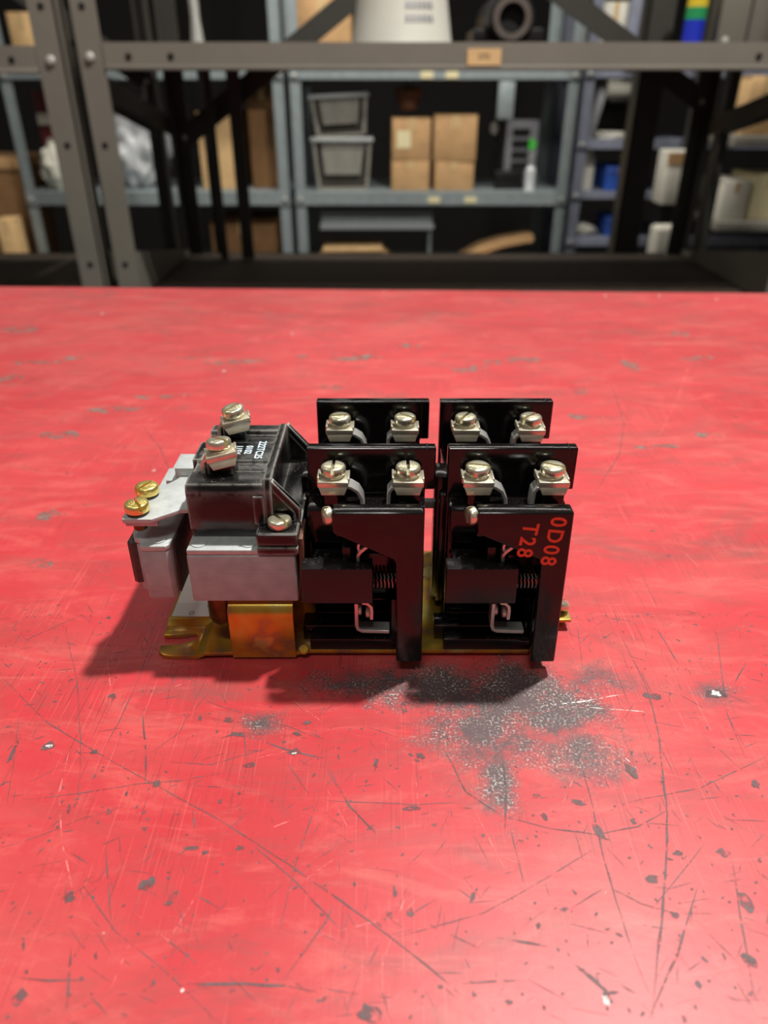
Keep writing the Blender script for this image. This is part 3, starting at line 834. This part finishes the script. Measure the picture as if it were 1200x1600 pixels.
def rack(label, x0, x1, levels, braces=(), tagged=False):
    r = thing('storage_rack', label, 'rack', ((x0 + x1) / 2, (YF + YB) / 2, FLOOR))
    ox, oy = (x0 + x1) / 2, (YF + YB) / 2
    hw, hd = (x1 - x0) / 2, (YB - YF) / 2
    top = 2.1
    for sx in (-1, 1):
        for sy in (-1, 1):
            mb = MB()
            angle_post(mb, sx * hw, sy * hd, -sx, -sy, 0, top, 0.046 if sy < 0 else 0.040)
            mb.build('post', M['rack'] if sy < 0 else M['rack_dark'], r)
    for z, hh in levels:
        zz = z - FLOOR
        mb = MB()
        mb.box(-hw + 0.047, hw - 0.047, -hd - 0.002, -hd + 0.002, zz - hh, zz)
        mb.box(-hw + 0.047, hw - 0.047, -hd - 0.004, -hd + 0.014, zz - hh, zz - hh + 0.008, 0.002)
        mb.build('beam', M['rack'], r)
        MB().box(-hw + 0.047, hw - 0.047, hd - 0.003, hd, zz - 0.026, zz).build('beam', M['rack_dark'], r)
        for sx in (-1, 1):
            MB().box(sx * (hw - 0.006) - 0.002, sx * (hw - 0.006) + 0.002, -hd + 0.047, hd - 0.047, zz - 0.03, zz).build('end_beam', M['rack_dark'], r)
        MB().box(-hw + 0.01, hw - 0.01, -hd + 0.015, hd - 0.004, zz - 0.016, zz - 0.002, 0.001).build('deck', M['deck'], r)
        for sx in (-1, 1):
            link('bolt', BOLT, r, (sx * (hw - 0.023), -hd - 0.0005, zz - 0.022))
            for dx in (0.09, 0.163):
                link('hole', HOLE, r, (sx * (hw - dx), -hd - 0.0022, zz - 0.021))
    for sx in (-1, 1):   # end frame: sloping brace and corner gusset
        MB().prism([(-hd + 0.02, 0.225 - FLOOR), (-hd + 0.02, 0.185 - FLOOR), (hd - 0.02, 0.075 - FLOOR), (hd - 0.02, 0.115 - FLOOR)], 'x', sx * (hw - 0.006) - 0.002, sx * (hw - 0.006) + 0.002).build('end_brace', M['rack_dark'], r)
        MB().prism([(-hd + 0.02, -0.095 - FLOOR), (hd - 0.02, -0.195 - FLOOR), (hd - 0.02, -0.205 - FLOOR), (-hd + 0.02, -0.205 - FLOOR)], 'x', sx * (hw - 0.006) - 0.002, sx * (hw - 0.006) + 0.002).build('end_gusset', M['rack'], r)
    for sx in (-1, 1):
        for k in range(8):
            z = 0.30 + 0.21 * k
            link('hole', HOLE, r, (sx * (hw - 0.023), -hd + 0.0002, z + 0.085))
    for (ax, az, bx, bz) in braces:
        a, b = Vector((ax - ox, az - FLOOR)), Vector((bx - ox, bz - FLOOR))
        d = (b - a).normalized()
        n = Vector((-d.y, d.x)) * 0.024
        MB().prism([tuple(a + n), tuple(b + n), tuple(b - n), tuple(a - n)], 'y', hd + 0.001, hd + 0.004).build('sway_brace', M['rack_dark'], r)
        for p in (a, b):
            o = link('bolt', BOLT, r, (p.x, hd + 0.0008, p.y))
    return r


LV = [(0.254, 0.042), (DECK, 0.042)]
rackA = rack('olive grey steel storage rack with paper label on beam, directly behind the bench', -0.531, 0.81, LV, [(-0.505, 0.075, 0.02, 0.43), (0.79, 0.155, 0.15, 0.53), (0.66, 0.24, 0.9, 0.09)][:2])
rackB = rack('olive grey steel storage rack beside the labelled rack, bag of film behind its post', -1.80, -0.554, [(0.249, 0.042), (DECK, 0.042)], [(-0.58, 0.20, -1.1, 0.55)])
rackC = rack('dark steel storage rack with steel upright next to the white sheet bundle', 0.835, 2.06, LV, [])
ob = Vector((0.085, 0.9 - 1.2, 0))
oxA, oyA = (-0.531 + 0.81) / 2, (YF + YB) / 2
p = at(756, 89, YF)
tagp = MB().box(-0.029, 0.029, -0.0006, 0, -0.0125, 0.0125).build('beam_label', M['card_pale'], rackA, 1, (p.x - oxA, YF - oyA - 0.0045, p.z - FLOOR))
text('beam_label_print', '070', 0.013, M['ink_dark'], tagp, Matrix.Translation((0, -0.0008, 0)) @ Matrix.Rotation(R(90), 4, 'X'), 0.0001)

# loose steel uprights standing on the deck by the rear post
for x, lab in ((-0.419, 'narrow dark steel bar standing on rack deck, nearer the rear post'), (-0.357, 'wider dark steel bar standing on rack deck beside the brown carton')):
    wd = 0.010 if x < -0.4 else 0.016
    mb = MB().box(-wd, wd, 2.02, 2.024, DECK, 0.222).box(-wd, -wd + 0.003, 2.024, 2.045, DECK, 0.222)
    tag(mb.build('steel_bar', M['rack_dark'], None, 1, (x, 0, 0)), lab, 'steel bar', 'steel bars by the rear post')

# right side uprights and panels
tag(MB().box(0.632, 0.636, YB + 0.02, YB + 0.08, FLOOR, 1.2).box(0.632, 0.695, YB + 0.02, YB + 0.023, FLOOR, 1.2).build('steel_post', M['rack_dark']), 'dark perforated steel post standing behind the two dark racks', 'post')

# ------------------------------------------------------------------ galvanised shelving behind
YG, GD = 3.0, 0.45


def galv(label, x0, x1, shelves, m, extra=0):
    r = thing('shelving_unit', label, 'shelving', ((x0 + x1) / 2, YG, FLOOR))
    hw = (x1 - x0) / 2
    for sx in (-1, 1):
        for y, sy in ((0, 1), (GD, -1)):
            mb = MB()
            angle_post(mb, sx * hw, y, -sx, sy, 0, 2.3, 0.040, 0.003)
            mb.build('post', M[m], r)
    for z, hh in shelves:
        zz = z - FLOOR
        mb = MB()
        mb.box(-hw + 0.004, hw - 0.004, 0.004, GD - 0.004, zz - 0.003, zz)
        mb.box(-hw + 0.002, hw - 0.002, -0.004, -0.001, zz - hh, zz)
        mb.box(-hw + 0.002, hw - 0.002, -0.004, 0.012, zz - hh, zz - hh + 0.003)
        mb.box(-hw + 0.002, hw - 0.002, GD + 0.001, GD + 0.003, zz - hh, zz)
        mb.build('shelf', M[m], r)
        for sx in (-1, 1):
            link('bolt', BOLT, r, (sx * (hw - 0.02), -0.005, zz - hh / 2))
    return r


SH = -0.157
gL = galv('grey galvanised shelving unit holding the film wrapped bag, behind the paired posts', -1.347, -0.352, [(0.235, 0.03), (SH, 0.048), (-0.45, 0.045)], 'galv')
gC = galv('grey galvanised shelving unit holding grey bins and four brown cartons', -0.334, 0.688, [(0.235, 0.03), (SH, 0.048), (-0.45, 0.045)], 'galv')
gR = galv('slate blue shelving unit with closely spaced shelves and blue boxes', 0.70, 1.70, [(0.24, 0.03), (0.02, 0.034), (SH, 0.026), (-0.321, 0.03), (-0.45, 0.045)], 'galv_blue')
# paper stickers on shelf lips, hanging bracket under the upper shelf
ocx = (-0.334 + 0.688) / 2
for px, py, z in ((678, 312, SH), (735, 312, SH), (667, 117, 0.235), (706, 117, 0.235)):
    p = at(px, py, YG)
    MB().box(-0.022, 0.022, -0.006, -0.0045, -0.011, 0.011).build('price_sticker', M['cream'], gC, 1, (p.x - ocx, 0, p.z - FLOOR))
p0, p1 = at(781, 118, YG), at(801, 186, YG)
MB().box(p0.x - ocx, p1.x - ocx, -0.002, 0.03, p1.z - FLOOR, 0.204 - FLOOR, 0.002).build('hanging_bracket', M['galv'], gC)


# ------------------------------------------------------------------ goods on the shelves
def px_box(x0, y0, x1, y1, Y, z=None):
    a, b = at(x0, y0, Y), at(x1, y1, Y)
    m = at((x0 + x1) / 2, (y0 + y1) / 2, Y)
    wdt = abs(at(x1, (y0 + y1) / 2, Y).x - at(x0, (y0 + y1) / 2, Y).x)
    return m.x, wdt, (b.z if z is None else z), a.z


def carton(label, x0, y0, x1, y1, Y, depth, m, z=None, rz=0.0, group=None, lab=None):
    cx, wd, zb, zt = px_box(x0, y0, x1, y1, Y, z)
    r = thing('cardboard_box', label, 'box', (cx, Y + depth / 2, zb), R(rz), group)
    h = zt - zb
    MB().box(-wd / 2, wd / 2, -depth / 2, depth / 2, 0, h, min(0.004, wd / 12)).build('carton_body', M[m], r)
    fl = min(h * 0.28, 0.05)
    for sy in (-1, 1):
        MB().box(-wd / 2 - 0.002, wd / 2 + 0.002, sy * depth / 4 - depth / 4 + 0.003, sy * depth / 4 + depth / 4 - 0.003, h, h + 0.003, 0.001).build('flap', M[m], r)
    MB().box(-wd * 0.09, wd * 0.09, -depth / 2 - 0.001, -depth / 2 + 0.002, h - fl, h + 0.002).build('tape_strip', M['tape'], r)
    if lab:
        MB().box(-wd * lab[0], wd * lab[1], -depth / 2 - 0.0015, -depth / 2, h * lab[2], h * lab[3]).build('shipping_label', M['paper'] if len(lab) < 5 else M[lab[4]], r)
    return r


G4 = 'four brown cartons stacked on the galvanised shelf'
b1 = carton('brown carton at the foot of the stack beside the grey bins', 612, 252, 671, 303, 3.05, 0.2, 'card', SH)
b2 = carton('brown carton at the foot of the stack beside the slotted grey unit', 679, 254, 740, 303, 3.05, 0.2, 'card', SH)
t1 = b1.children[0].dimensions.z
carton('brown carton with pale label resting on carton beside the grey bins', 612, 186, 672, 248, 3.05, 0.19, 'card', at(640, 252, 3.05).z + 0.0026, 1.5, None, (0.38, -0.02, 0.30, 0.72, 'cream'))
carton('tilted brown carton with loose flap resting on the carton beside the slotted unit', 680, 181, 747, 249, 3.05, 0.19, 'card', at(700, 254, 3.05).z + 0.0026, -3)


def bin_(label, x0, y0, x1, y1, z, tilt=0.0, lower=False):
    Y = 3.06
    cx, wd, zb, zt = px_box(x0, y0, x1, y1, Y, z)
    h = zt - zb
    d = 0.24
    r = thing('stacking_bin', label, 'bin', (cx, Y + d / 2, zb))
    r.rotation_euler = (0, R(tilt), 0)
    n = MB()
    tw, bw = wd / 2, wd / 2 * 0.86
    for s in (-1, 1):
        n.prism([(s * bw, 0.0), (s * tw, h), (s * (tw - 0.012), h), (s * (bw - 0.012), 0.0)], 'y', -d / 2, d / 2)
    n.prism([(-bw + 0.01, 0), (bw - 0.01, 0), (bw - 0.005, 0.008), (-bw + 0.005, 0.008)], 'y', -d / 2, d / 2)
    n.build('bin_shell', M['bin'], r)
    MB().prism([(-bw + 0.012, 0.008), (bw - 0.012, 0.008), (tw - 0.014, h - 0.004), (-tw + 0.014, h - 0.004)], 'y', d / 2 - 0.012, d / 2 - 0.004).build('back_panel', M['bin'], r)
    MB().prism([(-bw * 0.72, h * 0.30), (bw * 0.72, h * 0.30), (tw * 0.72, h * 0.92), (-tw * 0.72, h * 0.92)], 'y', -d / 2 + 0.006, -d / 2 + 0.014).build('front_panel', M['bin'], r)
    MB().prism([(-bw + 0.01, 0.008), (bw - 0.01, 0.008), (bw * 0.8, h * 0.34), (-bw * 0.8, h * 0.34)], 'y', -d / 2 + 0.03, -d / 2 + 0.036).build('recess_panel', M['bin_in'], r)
    mb = MB()
    mb.box(-tw - 0.006, tw + 0.006, -d / 2 - 0.008, -d / 2 + 0.014, h - 0.014, h, 0.003)
    mb.build('rim', M['plate_grey'], r)
    return r


bin_('grey metal stacking bin standing directly on the galvanised shelf', 489, 215, 581, 303, SH)
bin_('grey metal stacking bin tilted on top of another bin', 488, 146, 577, 214, at(535, 214, 3.06).z + 0.0015, -3)

# slotted grey unit with green dot, small white bottle
cx, wd, zb, zt = px_box(790, 188, 840, 300, 3.08, SH)
u = thing('slotted_unit', 'grey slotted electrical unit with round green sticker on shelf', 'electrical unit', (cx, 3.15, SH))
hh = zt - SH
MB().box(-wd / 2, wd / 2, -0.05, 0.07, 0, hh, 0.004).build('housing', M['grey_plastic'], u)
for k in range(4):
    z0 = hh * (0.30 + 0.16 * k)
    MB().box(-wd * 0.30, wd * 0.22, -0.056, -0.049, z0, z0 + hh * 0.10).build('slot', M['hole'], u)
MB().cyl((wd * 0.30, -0.05, hh * 0.66), 0.019, 0.002, (0, -1, 0), 20).build('green_sticker', M['green_dot'], u)
MB().box(-wd * 0.8, wd * 0.1, -0.07, -0.0505, 0, hh * 0.28, 0.004).build('terminal_base', M['iron'], u)
cx, wd, zb, zt = px_box(820, 256, 836, 303, 3.06, SH)
u = thing('small_bottle', 'small pale bottle standing in front of the slotted unit', 'bottle', (cx, 3.06, SH))
MB().lathe([(wd / 2, 0), (wd / 2, 0.07), (wd * 0.3, 0.085), (wd * 0.3, 0.095)], n=20).build('bottle_body', M['film'], u)
MB().lathe([(wd * 0.42, 0.095), (wd * 0.42, 0.125)], n=18).build('cap', M['grey_plastic'], u)
# rusty casting hanging below upper shelf
p = at(638, 150, 3.12)
u = thing('hanging_casting', 'rusty bell shaped casting hanging under the upper shelf', 'casting', (p.x, 3.12, p.z))
MB().lathe([(0.012, -0.05), (0.032, -0.04), (0.042, -0.01), (0.056, 0.02), (0.03, 0.03)], n=20).build('bell', M['rust'], u)
MB().tube([(0, 0, 0.03), (0, 0, 0.2325 - p.z)], 0.006).build('hanger', M['iron_rim'], u)
# metal fittings hanging by the bracket
p = at(772, 205, 3.1)
u = thing('chain_hoist_hook', 'dark hook with bright ends hanging beside the cartons', 'hook', (p.x, 3.1, p.z))
MB().tube([(0, 0, 0.2325 - p.z), (0.004, 0, 0.1), (0, 0, 0.02), (0.015, 0, -0.02), (0.0, 0, -0.045), (-0.018, 0, -0.03)], 0.006).build('hook', M['iron'], u)
MB().lathe([(0.008, -0.01), (0.015, 0.0), (0.015, 0.02), (0.008, 0.03)], (0, 0, 0), n=16).build('swivel', M['bolt'], u)

# below shelf
cx, wd, zb, zt = px_box(501, 325, 676, 354, 3.03)
u = thing('flat_metal_tray', 'long grey metal tray tucked under the galvanised shelf lip', 'tray', (cx, 3.25, -0.2945))
MB().box(-wd / 2, wd / 2, -0.2, 0.18, 0.0, 0.07, 0.003).build('tray_body', M['galv'], u)
MB().box(-wd / 2 - 0.004, wd / 2 + 0.006, -0.204, -0.199, -0.002, 0.018).build('tray_lip', M['plate_grey'], u)
MB().box(-wd * 0.485 - 0.005, -wd * 0.485 + 0.005, -0.19, 0.16, 0.066, 0.1350).build('hanger', M['galv'], u)
MB().box(wd * 0.485 - 0.005, wd * 0.485 + 0.005, -0.19, 0.16, -0.1555, 0.002).build('foot', M['galv'], u)
cx, wd, zb, zt = px_box(490, 372, 622, 397, 3.05, -0.45)
u = thing('folded_kraft_paper', 'bundle of folded tan kraft paper below the metal tray', 'paper bundle', (cx, 3.15, -0.45))
for k in range(4):
    MB().box(-wd / 2 + 0.012 * k, wd / 2 - 0.02 * k, -0.1, 0.08, 0.022 * k, 0.022 * k + 0.02, 0.007, 3, Matrix.Rotation(R(0.0 if k == 0 else 0.5 * (-1) ** k), 4, 'Y')).build('fold', M['card_pale'], u)
p = at(775, 385, 3.08)
u = thing('crumpled_cardboard', 'crumpled torn cardboard strip under the shelf below the slotted unit', 'cardboard', (p.x, 3.1, -0.45))
MB().strip([(-0.14, 0.03), (-0.06, 0.075), (0.02, 0.10), (0.10, 0.115), (0.14, 0.12)], 0.03, 'y', -0.06, 0.06, 0.004).build('sheet', M['card'], u)
MB().strip([(-0.11, 0.0066), (-0.04, 0.049), (0.04, 0.034), (0.09, 0.0066)], 0.02, 'y', -0.09, 0.02, 0.004).build('sheet', M['card_pale'], u)

# left bay goods
def lumpy(name, mat, c, rx, ry, rz_, amp, seed, parent):
    random.seed(seed)
    bm = bmesh.new()
    bmesh.ops.create_icosphere(bm, subdivisions=4, radius=1)
    from mathutils import noise as mn
    for v in bm.verts:
        n = 1 + amp * mn.noise(v.co * 2.3 + Vector((seed, 0, 0))) + amp * 0.5 * mn.noise(v.co * 6 + Vector((0, seed, 0)))
        z = v.co.z * n
        v.co = Vector((v.co.x * rx * n, v.co.y * ry * n, max(-0.86, z) * rz_ + rz_ * 0.86))
    me = bpy.data.meshes.new(name)
    bm.to_mesh(me)
    bm.free()
    for q in me.polygons:
        q.use_smooth = True
    me.materials.append(mat)
    return link(name, me, parent, c)


cx, wd, zb, zt = px_box(165, 165, 252, 303, 3.1, SH)
u = thing('film_wrapped_parcel', 'shiny clear film wrapped parcel sitting on the galvanised shelf', 'parcel', (cx, 3.2, SH))
lumpy('film_bag', M['film'], (-0.01, 0, 0.0), wd * 0.56, 0.14, (zt - zb) * 0.55, 0.45, 3, u)
lumpy('bag_neck', M['film'], (0.03, 0.0, (zt - zb) * 0.72), wd * 0.3, 0.08, (zt - zb) * 0.18, 0.5, 5, u)
carton('tan carton seen between dark rear posts on the galvanised shelf', 312, 176, 375, 303, 3.1, 0.25, 'card_pale', SH)
carton('dark brown carton beside the galvanised post on the same shelf', 390, 132, 436, 303, 3.12, 0.28, 'card_dark', SH)
carton('orange brown carton on the low shelf below the tan carton', 330, 345, 437, 395, 3.08, 0.28, 'card_dark', -0.45)
cx, wd, zb, zt = px_box(30, 178, 75, 303, 3.1, SH)
u = thing('white_sack', 'slumped off white sack on the galvanised shelf in front of maroon box', 'sack', (cx + 0.07, 3.12, SH))
lumpy('sack', M['paper'], (0, 0, 0), wd * 0.45, 0.08, 0.085, 0.3, 9, u)
cx, wd, zb, zt = px_box(36, 142, 72, 195, 3.22)
u = thing('maroon_box', 'tall maroon box with white front strip behind the slumped sack', 'box', (cx + 0.036, 3.28, SH))
hh = zt - SH
wd *= 0.85
MB().box(-wd / 2, wd / 2, -0.05, 0.08, 0, hh, 0.003).build('box_body', M['maroon'], u)
MB().box(-wd / 2 + 0.002, wd / 2 + 0.002, -0.056, -0.049, (zb - SH), (zb - SH) + 0.04).build('white_strip', M['paper'], u)
# far left, beyond the shelving
carton('leaning tan cardboard sheet bundle on floor beyond the galvanised unit', 0, 345, 26, 420, 2.9, 0.1, 'card_pale', FLOOR, 6)
carton('tan carton standing on upper galvanised shelf by the sloping brace', 14, 20, 55, 75, 3.1, 0.25, 'card_pale', 0.236)
cx, wd, zb, zt = px_box(-10, 200, 46, 395, 3.2, -0.45)
u = thing('fibre_tote', 'tall brown fibre tote outside the galvanised unit at its end post', 'tote', (-1.58, 3.25, FLOOR))
MB().prism([(-0.14, 0), (0.14, 0), (0.17, 0.85), (-0.17, 0.85)], 'y', -0.15, 0.15, 0.01).build('tote_body', M['card_dark'], u)
MB().box(-0.18, 0.18, -0.16, 0.16, 0.83, 0.87, 0.006).build('rim', M['card'], u)

# goods on the labelled rack's upper deck and beyond
DK = 0.2525
cx, wd, zb, zt = px_box(548, 2, 708, 66, 1.82)
u = thing('tapered_drum', 'tapered off white drum with grey print standing on the rack deck', 'drum', (cx, 1.82, DK))
rr = wd / 2
MB().lathe([(rr * 0.98, 0), (rr, 0.006), (rr * 0.97, 0.02), (rr * 0.62, 0.26), (rr * 0.64, 0.27), (rr * 0.60, 0.28), (rr * 0.3, 0.30)], n=48).build('drum_body', M['drum'], u)
for row, z in enumerate((0.051, 0.073)):
    for k in range(6):
        a = R(-93 + k * 6 + 8)
        rad = rr * (0.97 - 0.35 * (z - 0.02) / 0.24)
        o = MB().box(-0.0032, 0.0032, -0.001, 0.0012, -0.006, 0.006).build('print_mark', M['grey_plastic'], u, 1, (rad * math.cos(a), rad * math.sin(a), z))
        o.rotation_euler = (R(-18), 0, a + R(90))
p = at(796, 30, 1.72)
u = thing('pipe_flange', 'black iron pipe body with pale open rim lying on the rack deck', 'pipe', (p.x, 1.72, DK))
cz = p.z - DK
q = MB()
ring = []
q.lathe([(0.036, 0.0), (0.036, 0.02), (0.025, 0.02), (0.025, 0.0)], (0, -0.02, cz), (0, -1, 0), 32)
q.build('rim', M['iron_rim'], u)
MB().lathe([(cz * 0.85, 0.0), (cz + 0.0005, 0.02), (cz + 0.0005, 0.16), (cz * 0.85, 0.18)], (0, -0.02, cz), (0, 1, 0), 32).build('pipe_body', M['iron'], u)
MB().cyl((0, -0.0195, cz), 0.0255, 0.003, (0, -1, 0), 28).build('bore', M['hole'], u)
MB().box(-0.07, 0.07, 0.0, 0.14, 0, cz * 0.7, 0.004).build('foot', M['iron'], u)
carton('tan carton on the upper galvanised shelf above the grey bins', 462, -10, 548, 100, 3.05, 0.25, 'card', 0.2355)
carton('white carton on the upper shelf beside grey coverall, above the slate blue unit', 938, 4, 980, 100, 3.05, 0.25, 'paper', 0.241)
p = at(306, 40, 2.3)
u = thing('foil_duct', 'silver foil duct standing upright between the dark rear posts', 'duct', (p.x, 2.3, FLOOR))
MB().lathe([(0.018, 1.145), (0.022, 1.155), (0.018, 1.20), (0.012, 1.26), (0.012, 2.1)], n=16).build('duct_tube', M['bolt'], u)
MB().lathe([(0.011, 0.0), (0.011, 1.146)], n=12).build('stand_pole', M['iron'], u)
# hanging grey coverall & coloured strips to the right
p = at(992, 20, 3.05)
u = thing('grey_coverall', 'grey work trousers hanging above the slate blue shelving', 'trousers', (p.x + 0.02, 3.0, 0.242))
for s in (-1, 1):
    MB().tube([(s * 0.030, 0, 0.0), (s * 0.028, 0, 0.12), (s * 0.02, 0, 0.26)], [0.024, 0.03, 0.034], 12).build('trouser_leg', M['galv_blue'], u)
MB().lathe([(0.05, 0.24), (0.055, 0.28), (0.045, 0.36)], n=18).build('waist', M['grey_plastic'], u)
p = at(1086, 32, 1.95)
u = thing('striped_banner_roll', 'upright roll banded deep blue, green and yellow on the dark rack deck', 'roll', (p.x, 1.95, 0.2525))
MB().lathe([(0.022, 0), (0.022, 0.062)], n=18).build('blue_band', M['blue_dark'], u)
MB().lathe([(0.0222, 0.062), (0.0222, 0.085)], n=18).build('green_band', M['green'], u)
MB().lathe([(0.022, 0.085), (0.022, 0.22)], n=18).build('yellow_band', M['yellow'], u)
cx, wd, zb, zt = px_box(1118, -20, 1230, 64, 1.9)
u = thing('grey_control_panel', 'grey steel control panel cover standing on the dark rack deck', 'panel', (cx + 0.02, 1.95, 0.2542))
MB().box(-wd / 2, wd / 2, -0.03, 0.03, 0, 0.28, 0.003).build('panel_body', M['rack'], u)
MB().box(-wd * 0.1, -wd * 0.07, -0.034, -0.029, 0.0, 0.28).build('panel_seam', M['rack_dark'], u)
link('bolt', BOLT, u, (-wd * 0.38, -0.03, 0.02))

# slate blue bay goods
cx, wd, zb, zt = px_box(948, 118, 1000, 154, 3.04)
u = thing('white_roll', 'thick white roll lying across the top of the slate blue unit', 'roll', (cx, 3.05, 0.02))
MB().box(-0.05, 0.07, -0.03, 0.25, zb - 0.032, zb - 0.0195, 0.002).box(-0.05, 0.07, 0.13, 0.25, 0, zb - 0.03, 0.003).build('support_crate', M['iron'], u)
MB().cyl((-wd / 2, 0, (zb + zt) / 2 - 0.02), (zt - zb) / 2, wd, (1, 0, 0), 28, 0.006).build('roll', M['paper'], u)
u = thing('leaning_grey_board', 'grey board leaning beside the white roll on the slate shelf', 'board', (at(926, 160, 3.05).x - 0.0050, 3.03, 0.0225))
MB().box(-0.014, 0.014, -0.01, 0.1, 0.0, 0.16, 0.002, 2, Matrix.Rotation(R(12), 4, 'Y')).build('board', M['grey_plastic'], u)
for k, (rz, dz) in enumerate(((8, 0), (-6, 0.007), (14, 0.014))):
    tag(MB().box(-0.05, 0.05, -0.04, 0.06, 0, 0.006, 0.001).build('paper_pad', M['paper'], None, 1, (at(958, 200, 3.05).x, 3.1, 0.0205 + dz), 26), 'thin white paper pad, %s of the loose pile below the white roll' % ('bottom', 'middle', 'top')[k], 'paper', 'paper pads on the slate shelf').rotation_euler.z = R(rz)
carton('blue carton with pale top on the middle slate blue shelf', 946, 262, 990, 297, 3.04, 0.2, 'blue', SH)
carton('small blue carton on the lowest visible slate blue shelf', 946, 340, 986, 372, 3.04, 0.15, 'blue', -0.320)
cx, wd, zb, zt = px_box(914, 246, 930, 300, 3.05, SH)
u = thing('white_plastic_jug', 'tall white plastic jug standing beside the blue carton', 'jug', (cx, 3.09, SH))
MB().lathe([(wd * 0.55, 0), (wd * 0.6, 0.01), (wd * 0.6, 0.10), (wd * 0.25, 0.13), (wd * 0.25, 0.15)], n=20).build('jug_body', M['paper'], u)
u = thing('white_cloth_heap', 'small heap of white rag on the lowest slate blue shelf', 'rag', (at(922, 355, 3.05).x - 0.010, 3.115, -0.320))
lumpy('rag', M['paper'], (0, 0, 0), 0.044, 0.05, 0.018, 0.5, 12, u)

# things seen between and beyond the right-hand uprights
cx, wd, zb, zt = px_box(1016, 352, 1060, 420, 2.5)
u = thing('white_sheet_bundle', 'white sheet bundle standing on low stand behind the dark uprights', 'bundle', (cx, 2.5, FLOOR))
MB().box(-wd / 2, wd / 2, -0.04, 0.04, zb - FLOOR, zt - FLOOR, 0.014, 3).build('sheet_bundle', M['paper'], u)
MB().box(-wd / 2 + 0.01, wd / 2 - 0.01, -0.03, 0.03, 0, zb - FLOOR).build('stand', M['iron'], u)
cx, wd, zb, zt = px_box(1034, 235, 1078, 318, 2.7)
u = thing('white_carton_stand', 'white narrow carton on a dark stand behind the dark uprights', 'box', (cx, 2.72, FLOOR))
MB().box(-wd / 2, wd / 2, -0.05, 0.05, zb - FLOOR, zt - FLOOR, 0.004).build('box_body', M['paper'], u)
MB().box(-wd / 2 + 0.01, wd / 2 - 0.01, -0.04, 0.04, 0, zb - FLOOR).build('stand', M['iron'], u)
MB().box(-wd / 2, wd / 2, -0.052, -0.049, zt - FLOOR - 0.04, zt - FLOOR - 0.005).build('brown_band', M['card'], u)
u = thing('low_shelf_bench', 'pale grey low shelf with white goods beyond the rightmost dark upright', 'shelf', (1.45, 2.62, FLOOR))
for z in (0.056, -0.19):
    MB().box(-0.38, 0.5, -0.1, 0.3, z - FLOOR - 0.03, z - FLOOR, 0.003).build('shelf_board', M['bin'], u)
for x in (-0.3895, 0.49):
    MB().box(x - 0.01, x + 0.01, 0.1, 0.28, 0, 0.5 - FLOOR).build('side_panel', M['rack_dark'], u)
carton('pale tan carton on the upper board of the pale grey low shelf', 1168, 120, 1215, 200, 2.57, 0.2, 'card_pale', 0.057)
carton('white carton on the lower board of the pale grey low shelf', 1130, 285, 1172, 318, 2.56, 0.2, 'paper', -0.189)
carton('cream carton with dark side on lower board beside the white carton', 1178, 275, 1225, 318, 2.56, 0.2, 'cream', -0.189)
u = thing('canvas_strap', 'wide pale canvas strap draped over the dark rack deck', 'strap', (0.93, 1.86, DECK))
MB().strip([(-0.06, 0.03), (-0.02, 0.016), (0.03, 0.008), (0.10, 0.003)], 0.006, 'y', -0.06, 0.0, 0.001).build('strap', M['bin'], u)
